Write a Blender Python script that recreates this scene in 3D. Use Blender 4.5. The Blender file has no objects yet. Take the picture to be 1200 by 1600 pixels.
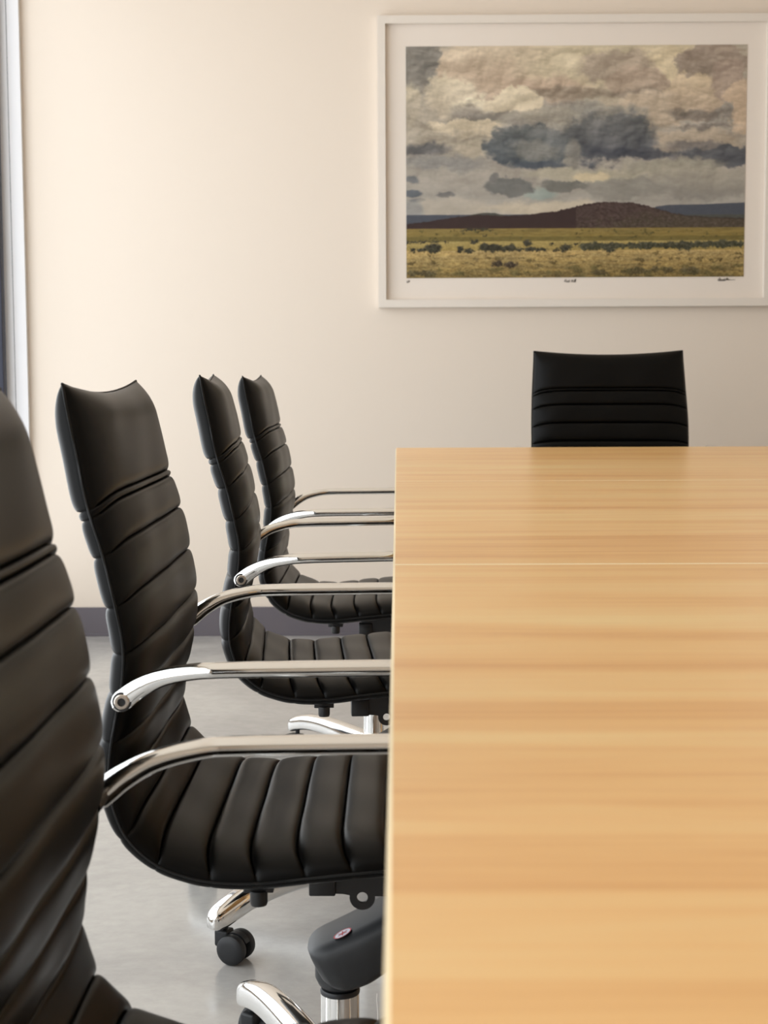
import bpy, bmesh, math, random
import numpy as np
from mathutils import Vector, Matrix
random.seed(4)
PI = math.pi
S = bpy.context.scene
COL = S.collection

# ------------------------------------------------------------------ camera
F_PX = 2422.0
PITCH, YAW, ROLL = map(math.radians, (5.256, 0.515, -0.253))
EYE = Vector((0.0056, 0.0, 0.9533))
fw = Vector((-math.sin(YAW)*math.cos(PITCH), math.cos(YAW)*math.cos(PITCH), -math.sin(PITCH)))
rt = Vector((math.cos(YAW), math.sin(YAW), 0.0))
up = rt.cross(fw)
rt2 = rt*math.cos(ROLL) + up*math.sin(ROLL)
up2 = rt2.cross(fw)
cam_d = bpy.data.cameras.new('camera')
cam_d.sensor_fit = 'VERTICAL'
cam_d.sensor_height = 36.0
cam_d.lens = 36.0*F_PX/1600.0
cam_d.clip_start = 0.02
cam_d.dof.use_dof = True
cam_d.dof.focus_distance = 2.3
cam_d.dof.aperture_fstop = 13.0
cam = bpy.data.objects.new('camera', cam_d)
COL.objects.link(cam)
m3 = Matrix((rt2, up2, -fw)).transposed()
cam.matrix_world = Matrix.Translation(EYE) @ m3.to_4x4()
S.camera = cam

# ------------------------------------------------------------------ view, world, lights
S.view_settings.view_transform = 'Standard'
S.view_settings.look = 'None'
S.view_settings.gamma = 1.0
S.view_settings.use_curve_mapping = False
S.view_settings.exposure = 0.0
WORLD_STRENGTH = 2.95
w = bpy.data.worlds.new('overcast_sky')
S.world = w
w.use_nodes = True
wn = w.node_tree
bg = wn.nodes['Background']
bg.inputs['Color'].default_value = (0.93, 0.97, 1.0, 1)
bg.inputs['Strength'].default_value = WORLD_STRENGTH

ROOM_L, ROOM_R, ROOM_B, ROOM_F, ROOM_H = -1.305, 3.5, -3.2, 5.523, 2.9

def area(name, loc, rot, sx, sy, power, color, portal=False):
    d = bpy.data.lights.new(name, 'AREA')
    d.shape = 'RECTANGLE'; d.size = sx; d.size_y = sy
    d.energy = power; d.color = color
    if portal: d.cycles.is_portal = True
    o = bpy.data.objects.new(name, d); COL.objects.link(o)
    o.location = loc; o.rotation_euler = rot
    return o
area('window_portal', (-1.43, 1.8, 1.39), (0, -PI/2, 0), 2.70, 7.5, 1, (1, 1, 1), True)

# ------------------------------------------------------------------ helpers
def link(name, me, mat=None, parent=None, kind=None):
    o = bpy.data.objects.new(name, me); COL.objects.link(o)
    if mat is not None: me.materials.append(mat)
    if parent is not None: o.parent = parent
    if kind: o['kind'] = kind
    return o

def obj(name, bm, mat=None, parent=None, smooth=None, kind=None):
    """link a bmesh as ONE mesh object; smooth = sharp-edge angle in degrees"""
    bmesh.ops.recalc_face_normals(bm, faces=bm.faces[:])
    if smooth is not None:
        a = math.radians(smooth)
        for f in bm.faces: f.smooth = True
        for e in bm.edges:
            if len(e.link_faces) == 2 and e.calc_face_angle(0) > a: e.smooth = False
    me = bpy.data.meshes.new(name); bm.to_mesh(me); bm.free()
    return link(name, me, mat, parent, kind)

def box(bm, x0, x1, y0, y1, z0, z1, bev=0.0, seg=2):
    t = bmesh.new()
    bmesh.ops.create_cube(t, size=1)
    bmesh.ops.scale(t, vec=(x1-x0, y1-y0, z1-z0), verts=t.verts)
    bmesh.ops.translate(t, vec=((x0+x1)/2, (y0+y1)/2, (z0+z1)/2), verts=t.verts)
    if bev > 0:
        bmesh.ops.bevel(t, geom=t.edges[:], offset=bev, segments=seg, affect='EDGES', profile=0.5)
    merge(bm, t)

def merge(bm, t, mat=None):
    me = bpy.data.meshes.new('tmp'); t.to_mesh(me); t.free()
    if mat is not None: me.transform(mat)
    bm.from_mesh(me); bpy.data.meshes.remove(me)

def lathe(bm, prof, n=40, c=(0, 0, 0), axis='Z'):
    """revolve [(r, h)...] about an axis"""
    rings = []
    for r, h in prof:
        ring = []
        for k in range(n):
            a = 2*PI*k/n
            p = (r*math.cos(a), r*math.sin(a), h)
            if axis == 'Y': p = (p[0], p[2], p[1])
            if axis == 'X': p = (p[2], p[0], p[1])
            ring.append(bm.verts.new((p[0]+c[0], p[1]+c[1], p[2]+c[2])))
        rings.append(ring)
    for a, b in zip(rings, rings[1:]):
        for k in range(n):
            bm.faces.new((a[k], a[(k+1) % n], b[(k+1) % n], b[k]))
    bm.faces.new(rings[0][::-1]); bm.faces.new(rings[-1])

def loft(bm, rings, close=True):
    vs = [[bm.verts.new(p) for p in r] for r in rings]
    n = len(vs[0])
    for a, b in zip(vs, vs[1:]):
        for k in range(n):
            bm.faces.new((a[k], a[(k+1) % n], b[(k+1) % n], b[k]))
    if close:
        bm.faces.new(vs[0][::-1]); bm.faces.new(vs[-1])

def catmull(pts, per=8):
    P = [Vector(p) for p in pts]
    P = [P[0]*2-P[1]] + P + [P[-1]*2-P[-2]]
    out = []
    for i in range(1, len(P)-2):
        a, b, c, d = P[i-1], P[i], P[i+1], P[i+2]
        for k in range(per):
            t = k/per
            out.append(0.5*((2*b)+(c-a)*t+(2*a-5*b+4*c-d)*t*t+(3*b-a-3*c+d)*t**3))
    out.append(P[-2])
    return out

def tube(bm, pts, r, n=8):
    P = [Vector(p) for p in pts]
    rings = []
    ref = None
    for i, p in enumerate(P):
        t = (P[min(i+1, len(P)-1)]-P[max(i-1, 0)]).normalized()
        if ref is None:
            ref = Vector((0, 0, 1)) if abs(t.z) < 0.9 else Vector((1, 0, 0))
        u = (ref - t*ref.dot(t)).normalized(); v = t.cross(u); ref = u
        rr = r[i] if isinstance(r, (list, tuple)) else r
        rings.append([p+u*rr*math.cos(2*PI*k/n)+v*rr*math.sin(2*PI*k/n) for k in range(n)])
    loft(bm, rings)

def empty(name, label, cat, loc=(0, 0, 0), rz=0, group=None):
    o = bpy.data.objects.new(name, None); COL.objects.link(o)
    o.location = loc; o.rotation_euler = (0, 0, rz); o.empty_display_size = 0.1
    o['label'] = label; o['category'] = cat
    if group: o['group'] = group
    return o

def lin(c):
    return tuple(((v/255)/12.92 if v/255 <= 0.04045 else (((v/255)+0.055)/1.055)**2.4) for v in c)

# ------------------------------------------------------------------ materials
def mat(name, base, rough=0.5, metal=0.0, spec=0.5, coat=0.0):
    m = bpy.data.materials.new(name); m.use_nodes = True
    b = m.node_tree.nodes['Principled BSDF']
    b.inputs['Base Color'].default_value = (*base, 1)
    b.inputs['Roughness'].default_value = rough
    b.inputs['Metallic'].default_value = metal
    b.inputs['Specular IOR Level'].default_value = spec
    b.inputs['Coat Weight'].default_value = coat
    return m

def nodes(m):
    nt = m.node_tree
    return nt, nt.nodes['Principled BSDF'], (lambda t: nt.nodes.new(t)), nt.links.new

def noise_bump(m, scale, strength, dist=0.001, detail=4, coord='Object'):
    nt, b, N, L = nodes(m)
    tc = N('ShaderNodeTexCoord'); n = N('ShaderNodeTexNoise'); bp = N('ShaderNodeBump')
    n.inputs['Scale'].default_value = scale; n.inputs['Detail'].default_value = detail
    bp.inputs['Strength'].default_value = strength; bp.inputs['Distance'].default_value = dist
    L(tc.outputs[coord], n.inputs['Vector']); L(n.outputs['Fac'], bp.inputs['Height'])
    L(bp.outputs['Normal'], b.inputs['Normal'])
    return n

M = {}
M['wall'] = mat('cream_wall_paint', (0.83, 0.735, 0.635), 0.6, spec=0.3); noise_bump(M['wall'], 260, 0.12, 0.0006)
M['trimwhite'] = mat('white_reveal_paint', (0.86, 0.86, 0.88), 0.5)
M['ceil'] = mat('ceiling_paint', (0.86, 0.79, 0.69), 0.8)
M['base'] = mat('grey_vinyl_baseboard', lin((104, 99, 106)), 0.35); noise_bump(M['base'], 60, 0.05)
M['leather'] = mat('black_leather', (0.0020, 0.0019, 0.0018), 0.36, spec=0.145)
noise_bump(M['leather'], 900, 0.10, 0.0004, 3)
M['piping'] = mat('black_piping', (0.006, 0.006, 0.006), 0.5, spec=0.3)
M['chrome'] = mat('polished_chrome', (0.80, 0.79, 0.77), 0.07, metal=1.0)
M['bolt'] = mat('bolt_steel', (0.62, 0.56, 0.50), 0.25, metal=1.0)
M['blackmetal'] = mat('black_painted_steel', (0.012, 0.012, 0.013), 0.4)
M['mech'] = mat('charcoal_moulded_plastic', (0.020, 0.021, 0.023), 0.46); noise_bump(M['mech'], 700, 0.08, 0.0003)
M['plastic'] = mat('black_nylon', (0.010, 0.011, 0.013), 0.5); noise_bump(M['plastic'], 600, 0.05, 0.0003)
M['alu'] = mat('dark_anodised_aluminium', lin((44, 46, 60)), 0.35, metal=0.3)
M['frame'] = mat('white_painted_wood', (0.82, 0.755, 0.68), 0.45)
M['mat'] = mat('white_mat_board', (0.88, 0.80, 0.72), 0.85)
M['edge'] = mat('pale_edge_banding', lin((253, 238, 205)), 0.3)
M['red'] = mat('sticker_red', lin((200, 60, 70)), 0.5)
M['white'] = mat('sticker_white', lin((225, 225, 235)), 0.5)
M['ink'] = mat('pencil_ink', lin((52, 42, 38)), 0.8)
M['bead'] = mat('dark_bead', lin((60, 62, 70)), 0.5)
M['blind'] = mat('blind_fabric', (0.75, 0.74, 0.72), 0.9)

def make_floor():
    m = mat('polished_concrete', (0.3, 0.3, 0.3), 0.25, spec=0.6, coat=0.25)
    m.node_tree.nodes['Principled BSDF'].inputs['Coat Roughness'].default_value = 0.12
    nt, b, N, L = nodes(m)
    tc = N('ShaderNodeTexCoord')
    n1 = N('ShaderNodeTexNoise'); n1.inputs['Scale'].default_value = 1.6; n1.inputs['Detail'].default_value = 9; n1.inputs['Roughness'].default_value = 0.62; n1.inputs['Distortion'].default_value = 0.7
    n2 = N('ShaderNodeTexNoise'); n2.inputs['Scale'].default_value = 26; n2.inputs['Detail'].default_value = 6; n2.inputs['Roughness'].default_value = 0.7
    mp = N('ShaderNodeMapping'); mp.inputs['Scale'].default_value = (1, 1.2, 1)
    L(tc.outputs['Object'], mp.inputs['Vector'])
    L(mp.outputs['Vector'], n1.inputs['Vector']); L(mp.outputs['Vector'], n2.inputs['Vector'])
    r = N('ShaderNodeValToRGB')
    r.color_ramp.elements[0].position = 0.30; r.color_ramp.elements[0].color = (*lin((157, 156, 155)), 1)
    r.color_ramp.elements[1].position = 0.72; r.color_ramp.elements[1].color = (*lin((199, 197, 192)), 1)
    L(n1.outputs['Fac'], r.inputs['Fac'])
    mx = N('ShaderNodeMix'); mx.data_type = 'RGBA'; mx.blend_type = 'MULTIPLY'; mx.inputs['Factor'].default_value = 0.25
    r2 = N('ShaderNodeValToRGB'); r2.color_ramp.elements[0].position = 0.35; r2.color_ramp.elements[0].color = (0.6, 0.6, 0.6, 1); r2.color_ramp.elements[1].position = 0.6
    L(n2.outputs['Fac'], r2.inputs['Fac'])
    L(r.outputs['Color'], mx.inputs['A']); L(r2.outputs['Color'], mx.inputs['B'])
    L(mx.outputs['Result'], b.inputs['Base Color'])
    rr = N('ShaderNodeMapRange'); rr.inputs['To Min'].default_value = 0.13; rr.inputs['To Max'].default_value = 0.30
    L(n1.outputs['Fac'], rr.inputs['Value']); L(rr.outputs['Result'], b.inputs['Roughness'])
    bp = N('ShaderNodeBump'); bp.inputs['Strength'].default_value = 0.05; bp.inputs['Distance'].default_value = 0.002
    L(n2.outputs['Fac'], bp.inputs['Height']); L(bp.outputs['Normal'], b.inputs['Normal'])
    return m
M['floor'] = make_floor()

def make_maple():
    m = mat('maple_laminate', (0.8, 0.5, 0.25), 0.3)
    nt, b, N, L = nodes(m)
    tc = N('ShaderNodeTexCoord')
    def stretched(sx, sy, scale, detail, rough=0.6, dist=0.0):
        mp = N('ShaderNodeMapping'); mp.inputs['Scale'].default_value = (sx, sy, 1)
        n = N('ShaderNodeTexNoise'); n.inputs['Scale'].default_value = scale
        n.inputs['Detail'].default_value = detail; n.inputs['Roughness'].default_value = rough
        n.inputs['Distortion'].default_value = dist
        L(tc.outputs['Object'], mp.inputs['Vector']); L(mp.outputs['Vector'], n.inputs['Vector'])
        return n
    # planks: irregular steps along Y (each strip its own tone)
    sep = N('ShaderNodeSeparateXYZ'); L(tc.outputs['Object'], sep.inputs['Vector'])
    vor = N('ShaderNodeTexVoronoi'); vor.voronoi_dimensions = '1D'; vor.feature = 'F1'; vor.inputs['Scale'].default_value = 11
    wob = stretched(0.5, 1.5, 1.0, 2)
    ma = N('ShaderNodeMath'); ma.operation = 'MULTIPLY_ADD'; ma.inputs[1].default_value = 0.02
    L(wob.outputs['Fac'], ma.inputs[0]); L(sep.outputs['Y'], ma.inputs[2]); L(ma.outputs[0], vor.inputs['W'])
    sv = N('ShaderNodeSeparateXYZ'); L(vor.outputs['Color'], sv.inputs['Vector'])
    broad = stretched(0.9, 9, 1.6, 5, 0.6, 0.5)
    fine = stretched(0.8, 46, 2.2, 6, 0.65, 0.3)
    def mrange(src, lo, hi):
        r = N('ShaderNodeMapRange'); r.inputs['From Min'].default_value = 0.3; r.inputs['From Max'].default_value = 0.7
        r.inputs['To Min'].default_value = lo; r.inputs['To Max'].default_value = hi; L(src, r.inputs['Value']); return r.outputs['Result']
    a1 = N('ShaderNodeMath'); a1.operation = 'ADD'; L(mrange(broad.outputs['Fac'], 0, 0.55), a1.inputs[0]); L(mrange(fine.outputs['Fac'], 0, 0.28), a1.inputs[1])
    a2 = N('ShaderNodeMath'); a2.operation = 'MULTIPLY_ADD'; a2.inputs[1].default_value = 0.26
    L(sv.outputs['X'], a2.inputs[0]); L(a1.outputs[0], a2.inputs[2])
    r = N('ShaderNodeValToRGB'); e = r.color_ramp.elements
    e[0].position = 0.15; e[0].color = (*lin((232, 173, 108)), 1)
    e[1].position = 0.95; e[1].color = (*lin((254, 218, 155)), 1)
    q = e.new(0.5); q.color = (*lin((248, 198, 132)), 1)
    L(a2.outputs[0], r.inputs['Fac'])
    # short brown flecks of grain
    fl = stretched(5, 75, 1.0, 4, 0.5, 0.6)
    fr = N('ShaderNodeValToRGB'); fr.color_ramp.elements[0].position = 0.70; fr.color_ramp.elements[1].position = 0.80
    L(fl.outputs['Fac'], fr.inputs['Fac'])
    mx = N('ShaderNodeMix'); mx.data_type = 'RGBA'; mx.inputs['B'].default_value = (*lin((196, 140, 88)), 1)
    fm = N('ShaderNodeMath'); fm.operation = 'MULTIPLY'; fm.inputs[1].default_value = 0.6
    L(fr.outputs['Color'], fm.inputs[0]); L(fm.outputs[0], mx.inputs['Factor']); L(r.outputs['Color'], mx.inputs['A'])
    L(mx.outputs['Result'], b.inputs['Base Color'])
    return m
M['maple'] = make_maple()

def make_glass(name, f0=0.07, amp=0.9, rough=0.0):
    m = bpy.data.materials.new(name); m.use_nodes = True
    nt = m.node_tree; nt.nodes.remove(nt.nodes['Principled BSDF'])
    out = nt.nodes['Material Output']
    t = nt.nodes.new('ShaderNodeBsdfTransparent'); g = nt.nodes.new('ShaderNodeBsdfGlossy'); g.inputs['Roughness'].default_value = rough
    lw = nt.nodes.new('ShaderNodeLayerWeight'); lw.inputs['Blend'].default_value = 0.5
    pw = nt.nodes.new('ShaderNodeMath'); pw.operation = 'POWER'; pw.inputs[1].default_value = 5
    fr = nt.nodes.new('ShaderNodeMath'); fr.operation = 'MULTIPLY_ADD'; fr.inputs[1].default_value = amp; fr.inputs[2].default_value = f0
    nt.links.new(lw.outputs['Facing'], pw.inputs[0]); nt.links.new(pw.outputs[0], fr.inputs[0])
    mx = nt.nodes.new('ShaderNodeMixShader')
    nt.links.new(fr.outputs[0], mx.inputs[0]); nt.links.new(t.outputs[0], mx.inputs[1]); nt.links.new(g.outputs[0], mx.inputs[2])
    nt.links.new(mx.outputs[0], out.inputs['Surface'])
    return m
M['glass'] = make_glass('window_glass')
M['pglass'] = make_glass("picture_glazing", 0.012, 0.5)

def struct(name, bm, m, parent=None, smooth=None):
    return obj(name, bm, m, parent, smooth, kind=None if parent else 'structure')

# ------------------------------------------------------------------ room shell
bm = bmesh.new(); box(bm, ROOM_L-0.11, ROOM_R+0.15, ROOM_B-0.15, ROOM_F+0.15, -0.12, 0)
floor = struct('floor', bm, M['floor'])
bm = bmesh.new(); box(bm, ROOM_L-0.11, ROOM_R+0.15, ROOM_B-0.15, ROOM_F+0.15, ROOM_H, ROOM_H+0.12); struct('ceiling', bm, M['ceil'])
bm = bmesh.new(); box(bm, ROOM_L-0.11, ROOM_R+0.15, ROOM_F, ROOM_F+0.15, 0, ROOM_H); struct('wall_far', bm, M['wall'])
bm = bmesh.new(); box(bm, ROOM_L-0.11, ROOM_R+0.15, ROOM_B-0.15, ROOM_B, 0, ROOM_H); struct('wall_back', bm, M['wall'])
bm = bmesh.new(); box(bm, ROOM_R, ROOM_R+0.15, ROOM_B, ROOM_F, 0, ROOM_H); struct('wall_right', bm, M['wall'])
WY0, WY1, WZ0, WZ1 = -1.9, 5.500, 0.06, 2.72
bm = bmesh.new()
box(bm, ROOM_L-0.11, ROOM_L, ROOM_B, ROOM_F, WZ1, ROOM_H)
box(bm, ROOM_L-0.11, ROOM_L, ROOM_B, ROOM_F, 0, WZ0)
box(bm, ROOM_L-0.11, ROOM_L, ROOM_B, WY0, WZ0, WZ1)
struct('wall_left', bm, M['wall'])
bm = bmesh.new(); box(bm, ROOM_L-0.11, ROOM_L, WY1, ROOM_F, WZ0, WZ1); struct('trim_1', bm, M['trimwhite'])
bm = bmesh.new(); box(bm, ROOM_L-0.0235, ROOM_L+0.001, WY1-0.002, WY1, WZ0, WZ1); struct('trim_2', bm, M['trimwhite'])
bm = bmesh.new(); box(bm, ROOM_L, ROOM_R, ROOM_F-0.008, ROOM_F, 0.004, 0.1045, 0.002); 
box(bm, ROOM_L, ROOM_R, ROOM_F-0.011, ROOM_F, 0.0, 0.010, 0.001); struct('baseboard_far', bm, M['base'])
bm = bmesh.new(); box(bm, ROOM_R-0.008, ROOM_R, ROOM_B, ROOM_F-0.008, 0.0, 0.1045, 0.002); struct('baseboard_right', bm, M['base'])
# hairline crack in the concrete
bm = bmesh.new()
cp = [Vector((-0.035, 1.95, 0)), Vector((-0.036, 2.0, 0)), Vector((-0.031, 2.05, 0)), Vector((-0.034, 2.10, 0)), Vector((-0.027, 2.16, 0)), Vector((-0.029, 2.3, 0))]
cc = catmull(cp, 6)
for i, p in enumerate(cc): p.x += random.uniform(-.0012, .0012)
loft(bm, [[(p.x-.0007, p.y, .0002), (p.x+.0007, p.y, .0002), (p.x+.0007, p.y, -.002), (p.x-.0007, p.y, -.002)] for p in cc])
obj('crack', bm, mat('crack_dust', lin((215, 213, 208)), 0.8), floor)

# storefront window: dark aluminium frame and panes
GX = -1.3905
def window(idx, y0, y1):
    bm = bmesh.new(); t = 0.045; d = 0.0125
    box(bm, GX-d, GX+d, y0, y0+t, WZ0, WZ1, 0.002); box(bm, GX-d, GX+d, y1-t, y1, WZ0, WZ1, 0.002)
    box(bm, GX-d, GX+d, y0+t, y1-t, WZ0, WZ0+t, 0.002); box(bm, GX-d, GX+d, y0+t, y1-t, WZ1-t, WZ1, 0.002)
    o = struct('window_%d' % idx, bm, M['alu'])
    bm = bmesh.new(); bm.faces.new([bm.verts.new((GX, a, b)) for a, b in ((y0+t-.004, WZ0+t-.004), (y1-t+.004, WZ0+t-.004), (y1-t+.004, WZ1-t+.004), (y0+t-.004, WZ1-t+.004))])
    obj('pane', bm, M['glass'], o)
yy = np.linspace(WY0, WY1, 6)
for i in range(5): window(i+1, float(yy[i]), float(yy[i+1]))

# ------------------------------------------------------------------ roller blind with bead chain in the window reveal
bl = empty('roller_blind', 'steel bead chain loop of the roller blind hanging against the white window reveal', 'blind', (-1.34, 5.405, 2.66))
bm = bmesh.new(); lathe(bm, [(0.022, -1.30), (0.022, 0.02)], 24, axis='Y'); o = obj('tube', bm, M['blind'], bl, 40)
bm = bmesh.new(); lathe(bm, [(0.030, 0.022), (0.030, 0.04)], 24, axis='Y'); o = obj('bracket', bm, M['trimwhite'], bl, 40)
bm = bmesh.new()
ico = bmesh.new(); bmesh.ops.create_icosphere(ico, subdivisions=1, radius=0.0021)
iv = [v.co.copy() for v in ico.verts]; ifc = [[v.index for v in f.verts] for f in ico.faces]; ico.free()
def bead(x, y, z):
    vs = [bm.verts.new((x+v.x, y+v.y, z+v.z)) for v in iv]
    for f in ifc: bm.faces.new([vs[k] for k in f])
CH0, CH1, half = -2.20, 0.0, 0.0155
n = int((CH1-CH0)/0.0058)
for s in (-1, 1):
    for k in range(n): bead(s*half, 0, CH0+k*0.0058)
for k in range(1, 8):
    a = PI + PI*k/8; bead(half*math.cos(a), 0, CH0+half*math.sin(a))
    a = PI*k/8; bead(half*math.cos(a), 0, CH1+half*math.sin(a))
tube(bm, [(-half, 0, CH1), (-half, 0, CH0)], 0.0006, 5); tube(bm, [(half, 0, CH1), (half, 0, CH0)], 0.0006, 5)
obj('bead_chain', bm, M['bead'], bl, 60)

# ------------------------------------------------------------------ framed print
FY = 5.485
pic = empty('framed_picture', 'large landscape photograph of cloudy sky over a dark hill in a white frame', 'picture', (0.628, ROOM_F, 1.17))
pic_off = Vector((0.628, ROOM_F, 1.17))
def rel(bm): bmesh.ops.translate(bm, vec=-pic_off, verts=bm.verts)
ox0, ox1, oz0, oz1, fwid = -0.0595, 1.3165, 1.1695, 2.1705, 0.0275
bm = bmesh.new()
o4 = [(ox0, oz0), (ox1, oz0), (ox1, oz1), (ox0, oz1)]
i4 = [(ox0+fwid, oz0+fwid), (ox1-fwid, oz0+fwid), (ox1-fwid, oz1-fwid), (ox0+fwid, oz1-fwid)]
def ring(pts, y): return [bm.verts.new((x, y, z)) for x, z in pts]
A, B, C_, D_ = ring(o4, FY), ring(i4, FY), ring(i4, ROOM_F-0.002), ring(o4, ROOM_F-0.002)
for P, Q in ((A, B), (B, C_), (C_, D_), (D_, A)):
    for k in range(4): bm.faces.new((P[k], P[(k+1) % 4], Q[(k+1) % 4], Q[k]))
bmesh.ops.recalc_face_normals(bm, faces=bm.faces[:])
bmesh.ops.bevel(bm, geom=bm.edges[:], offset=0.0012, segments=2, affect='EDGES')
rel(bm); obj('frame', bm, M['frame'], pic, 30)
bm = bmesh.new(); box(bm, ox0+fwid-.002, ox1-fwid+.002, 5.507, 5.512, oz0+fwid-.002, oz1-fwid+.002); rel(bm); obj('mat_board', bm, M['mat'], pic)
bm = bmesh.new(); bm.faces.new([bm.verts.new(q) for q in ((ox0+fwid-.001, 5.492, oz0+fwid-.001), (ox1-fwid+.001, 5.492, oz0+fwid-.001), (ox1-fwid+.001, 5.492, oz1-fwid+.001), (ox0+fwid-.001, 5.492, oz1-fwid+.001))]); rel(bm); obj('glazing', bm, M['pglass'], pic)

def vnoise(x, y, seed):
    rs = np.random.RandomState(seed); T = rs.rand(256, 256)
    xi = np.floor(x).astype(int); yi = np.floor(y).astype(int)
    fx = x-xi; fy = y-yi; fx = fx*fx*(3-2*fx); fy = fy*fy*(3-2*fy)
    g = lambda a, b: T[a % 256, b % 256]
    return (g(xi, yi)*(1-fx)+g(xi+1, yi)*fx)*(1-fy)+(g(xi, yi+1)*(1-fx)+g(xi+1, yi+1)*fx)*fy
def fbm(x, y, seed, octv=5, gain=0.5):
    s = 0; a = 1; t = 0
    for k in range(octv):
        c_, d_ = math.cos(.4+k*.9), math.sin(.4+k*.9)
        s = s+a*vnoise((x*c_-y*d_)*2**k+k*7.3+50, (x*d_+y*c_)*2**k+k*3.1+50, seed+k); t += a; a *= gain
    return s/t-0.5

def paint_print(nx, ny):
    """returns srgb 0..255 image (ny, nx, 3) of the landscape, row 0 = top; coordinates 1030 x 698"""
    X, Y = np.meshgrid(np.linspace(0, 1030, nx), np.linspace(0, 698, ny))
    img = np.zeros((ny, nx, 3)); 
    def base(c): img[:] = np.array(c, float)
    def lay(mask, col, op=1.0):
        m = np.clip(mask, 0, 1)[..., None]*op
        img[:] = img*(1-m)+np.array(col, float)*m
    def billow(x, y, seed, octv=5, gain=0.55):
        t = 0; a = 1; n = 0
        for k in range(octv):
            c_, d_ = math.cos(.6+k*.8), math.sin(.6+k*.8)
            t = t+a*np.abs(2*vnoise((x*c_-y*d_)*2**k+k*5.7+50, (x*d_+y*c_)*2**k+k*2.3+50, seed+k)-1); n += a; a *= gain
        return t/n-0.45
    wx = fbm(X/62, Y/46, 11, 6, 0.55); wy = fbm(X/62, Y/46, 31, 6, 0.55)
    bx = fbm(X/20, Y/20, 71, 5, 0.6); by = fbm(X/20, Y/20, 91, 5, 0.6)
    bi = billow(X/46, Y/38, 131, 6, 0.6); bj = billow(X/46, Y/38, 171, 6, 0.6)
    def blob(cx, cy, rx, ry, col, op=1.0, soft=0.35, warp=42, rot=0.0, under=None):
        dx = X+wx*warp*1.9+bx*warp*0.8+bi*warp*0.9-cx; dy = Y+wy*warp*1.3+by*warp*0.7+bj*warp*0.7-cy
        c, s = math.cos(rot), math.sin(rot)
        r = np.sqrt(((dx*c+dy*s)/rx)**2+((-dx*s+dy*c)/ry)**2)
        m = np.clip((1+soft/2-r)/soft, 0, 1); m = m*m*(3-2*m)
        if under is not None:
            g = np.clip((dy/ry+1)/2, 0, 1)[..., None]
            cc = np.array(col, float)*(1-g)+np.array(under, float)*g
            mm = (m*op)[..., None]; img[:] = img*(1-mm)+cc*mm
        else: lay(m, col, op)
    base((158, 154, 146))
    # broad vertical tone
    lay(np.clip((Y-400)/120, 0, 1), (160, 160, 156))
    lay(np.clip((Y-470)/60, 0, 1)*np.clip((560-Y)/30+0.6, 0, 1), (196, 188, 172), 0.55)
    # upper field of bright cloud
    blob(360, 60, 330, 100, (204, 190, 164), 1, 0.5, 40, under=(190, 170, 148))
    blob(700, 50, 330, 120, (200, 190, 160), 0.9, 0.6, 40)
    blob(215, 95, 130, 46, (188, 168, 146), 0.7, 0.9, 40)
    blob(38, 45, 62, 84, (132, 130, 124), 1, 0.22, 26)
    blob(10, 170, 34, 60, (196, 186, 160), 0.9, 0.4, 30)
    blob(60, 210, 100, 80, (166, 158, 142), 0.8, 0.8, 40)
    blob(430, 130, 120, 40, (192, 168, 148), 0.7, 0.9, 40)
    blob(500, 142, 170, 20, (146, 134, 118), 0.85, 0.9, 30)
    # left billow group
    blob(140, 150, 82, 66, (212, 202, 176), 1, 0.3, 36, under=(178, 168, 150))
    blob(215, 205, 90, 60, (214, 206, 180), 1, 0.25, 36, under=(156, 150, 138))
    blob(190, 215, 60, 42, (140, 134, 126), 0.85, 0.8, 34)
    blob(330, 170, 84, 52, (216, 206, 178), 1, 0.2, 34, under=(196, 184, 160))
    blob(300, 212, 110, 14, (132, 130, 124), 0.8, 0.9, 26)
    blob(170, 245, 110, 24, (204, 192, 166), 0.95, 0.35, 34)
    blob(140, 290, 160, 34, (166, 158, 142), 0.8, 0.7, 34)
    blob(60, 305, 70, 20, (104, 106, 110), 0.95, 0.8, 26)
    blob(230, 300, 80, 30, (182, 174, 156), 0.9, 0.5, 30)
    blob(90, 350, 140, 22, (136, 138, 138), 0.8, 0.9, 30)
    # right group
    blob(790, 60, 120, 70, (206, 192, 158), 0.9, 0.5, 36)
    blob(640, 60, 120, 52, (172, 158, 142), 0.9, 0.4, 36)
    blob(700, 110, 92, 58, (178, 160, 142), 1, 0.18, 34, under=(166, 150, 132))
    blob(705, 142, 88, 14, (140, 130, 118), 0.8, 0.9, 24)
    blob(930, 55, 105, 66, (160, 144, 130), 1, 0.2, 38, under=(150, 138, 124))
    blob(870, 150, 92, 75, (206, 188, 156), 1, 0.2, 36, under=(170, 152, 134))
    blob(980, 110, 50, 70, (168, 150, 136), 0.9, 0.3, 30)
    blob(1020, 180, 55, 85, (200, 178, 152), 1, 0.2, 34)
    blob(740, 190, 130, 52, (186, 170, 148), 0.9, 0.5, 36)
    blob(880, 205, 90, 18, (116, 110, 104), 0.85, 0.9, 26)
    blob(900, 245, 90, 11, (124, 118, 112), 0.85, 0.9, 22)
    blob(860, 285, 170, 34, (176, 162, 142), 0.85, 0.5, 34)
    # big blue-grey mass
    blob(590, 235, 140, 60, (140, 140, 134), 0.95, 0.5, 34)
    blob(420, 205, 90, 22, (160, 156, 144), 0.8, 0.5, 30)
    blob(600, 275, 165, 72, (112, 116, 118), 1, 0.3, 40, under=(84, 90, 102))
    blob(360, 300, 132, 66, (112, 118, 120), 1, 0.22, 38, under=(80, 92, 104))
    blob(385, 312, 78, 34, (130, 132, 128), 0.75, 0.5, 30)
    blob(700, 322, 130, 16, (72, 78, 92), 0.85, 0.8, 22)
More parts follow.
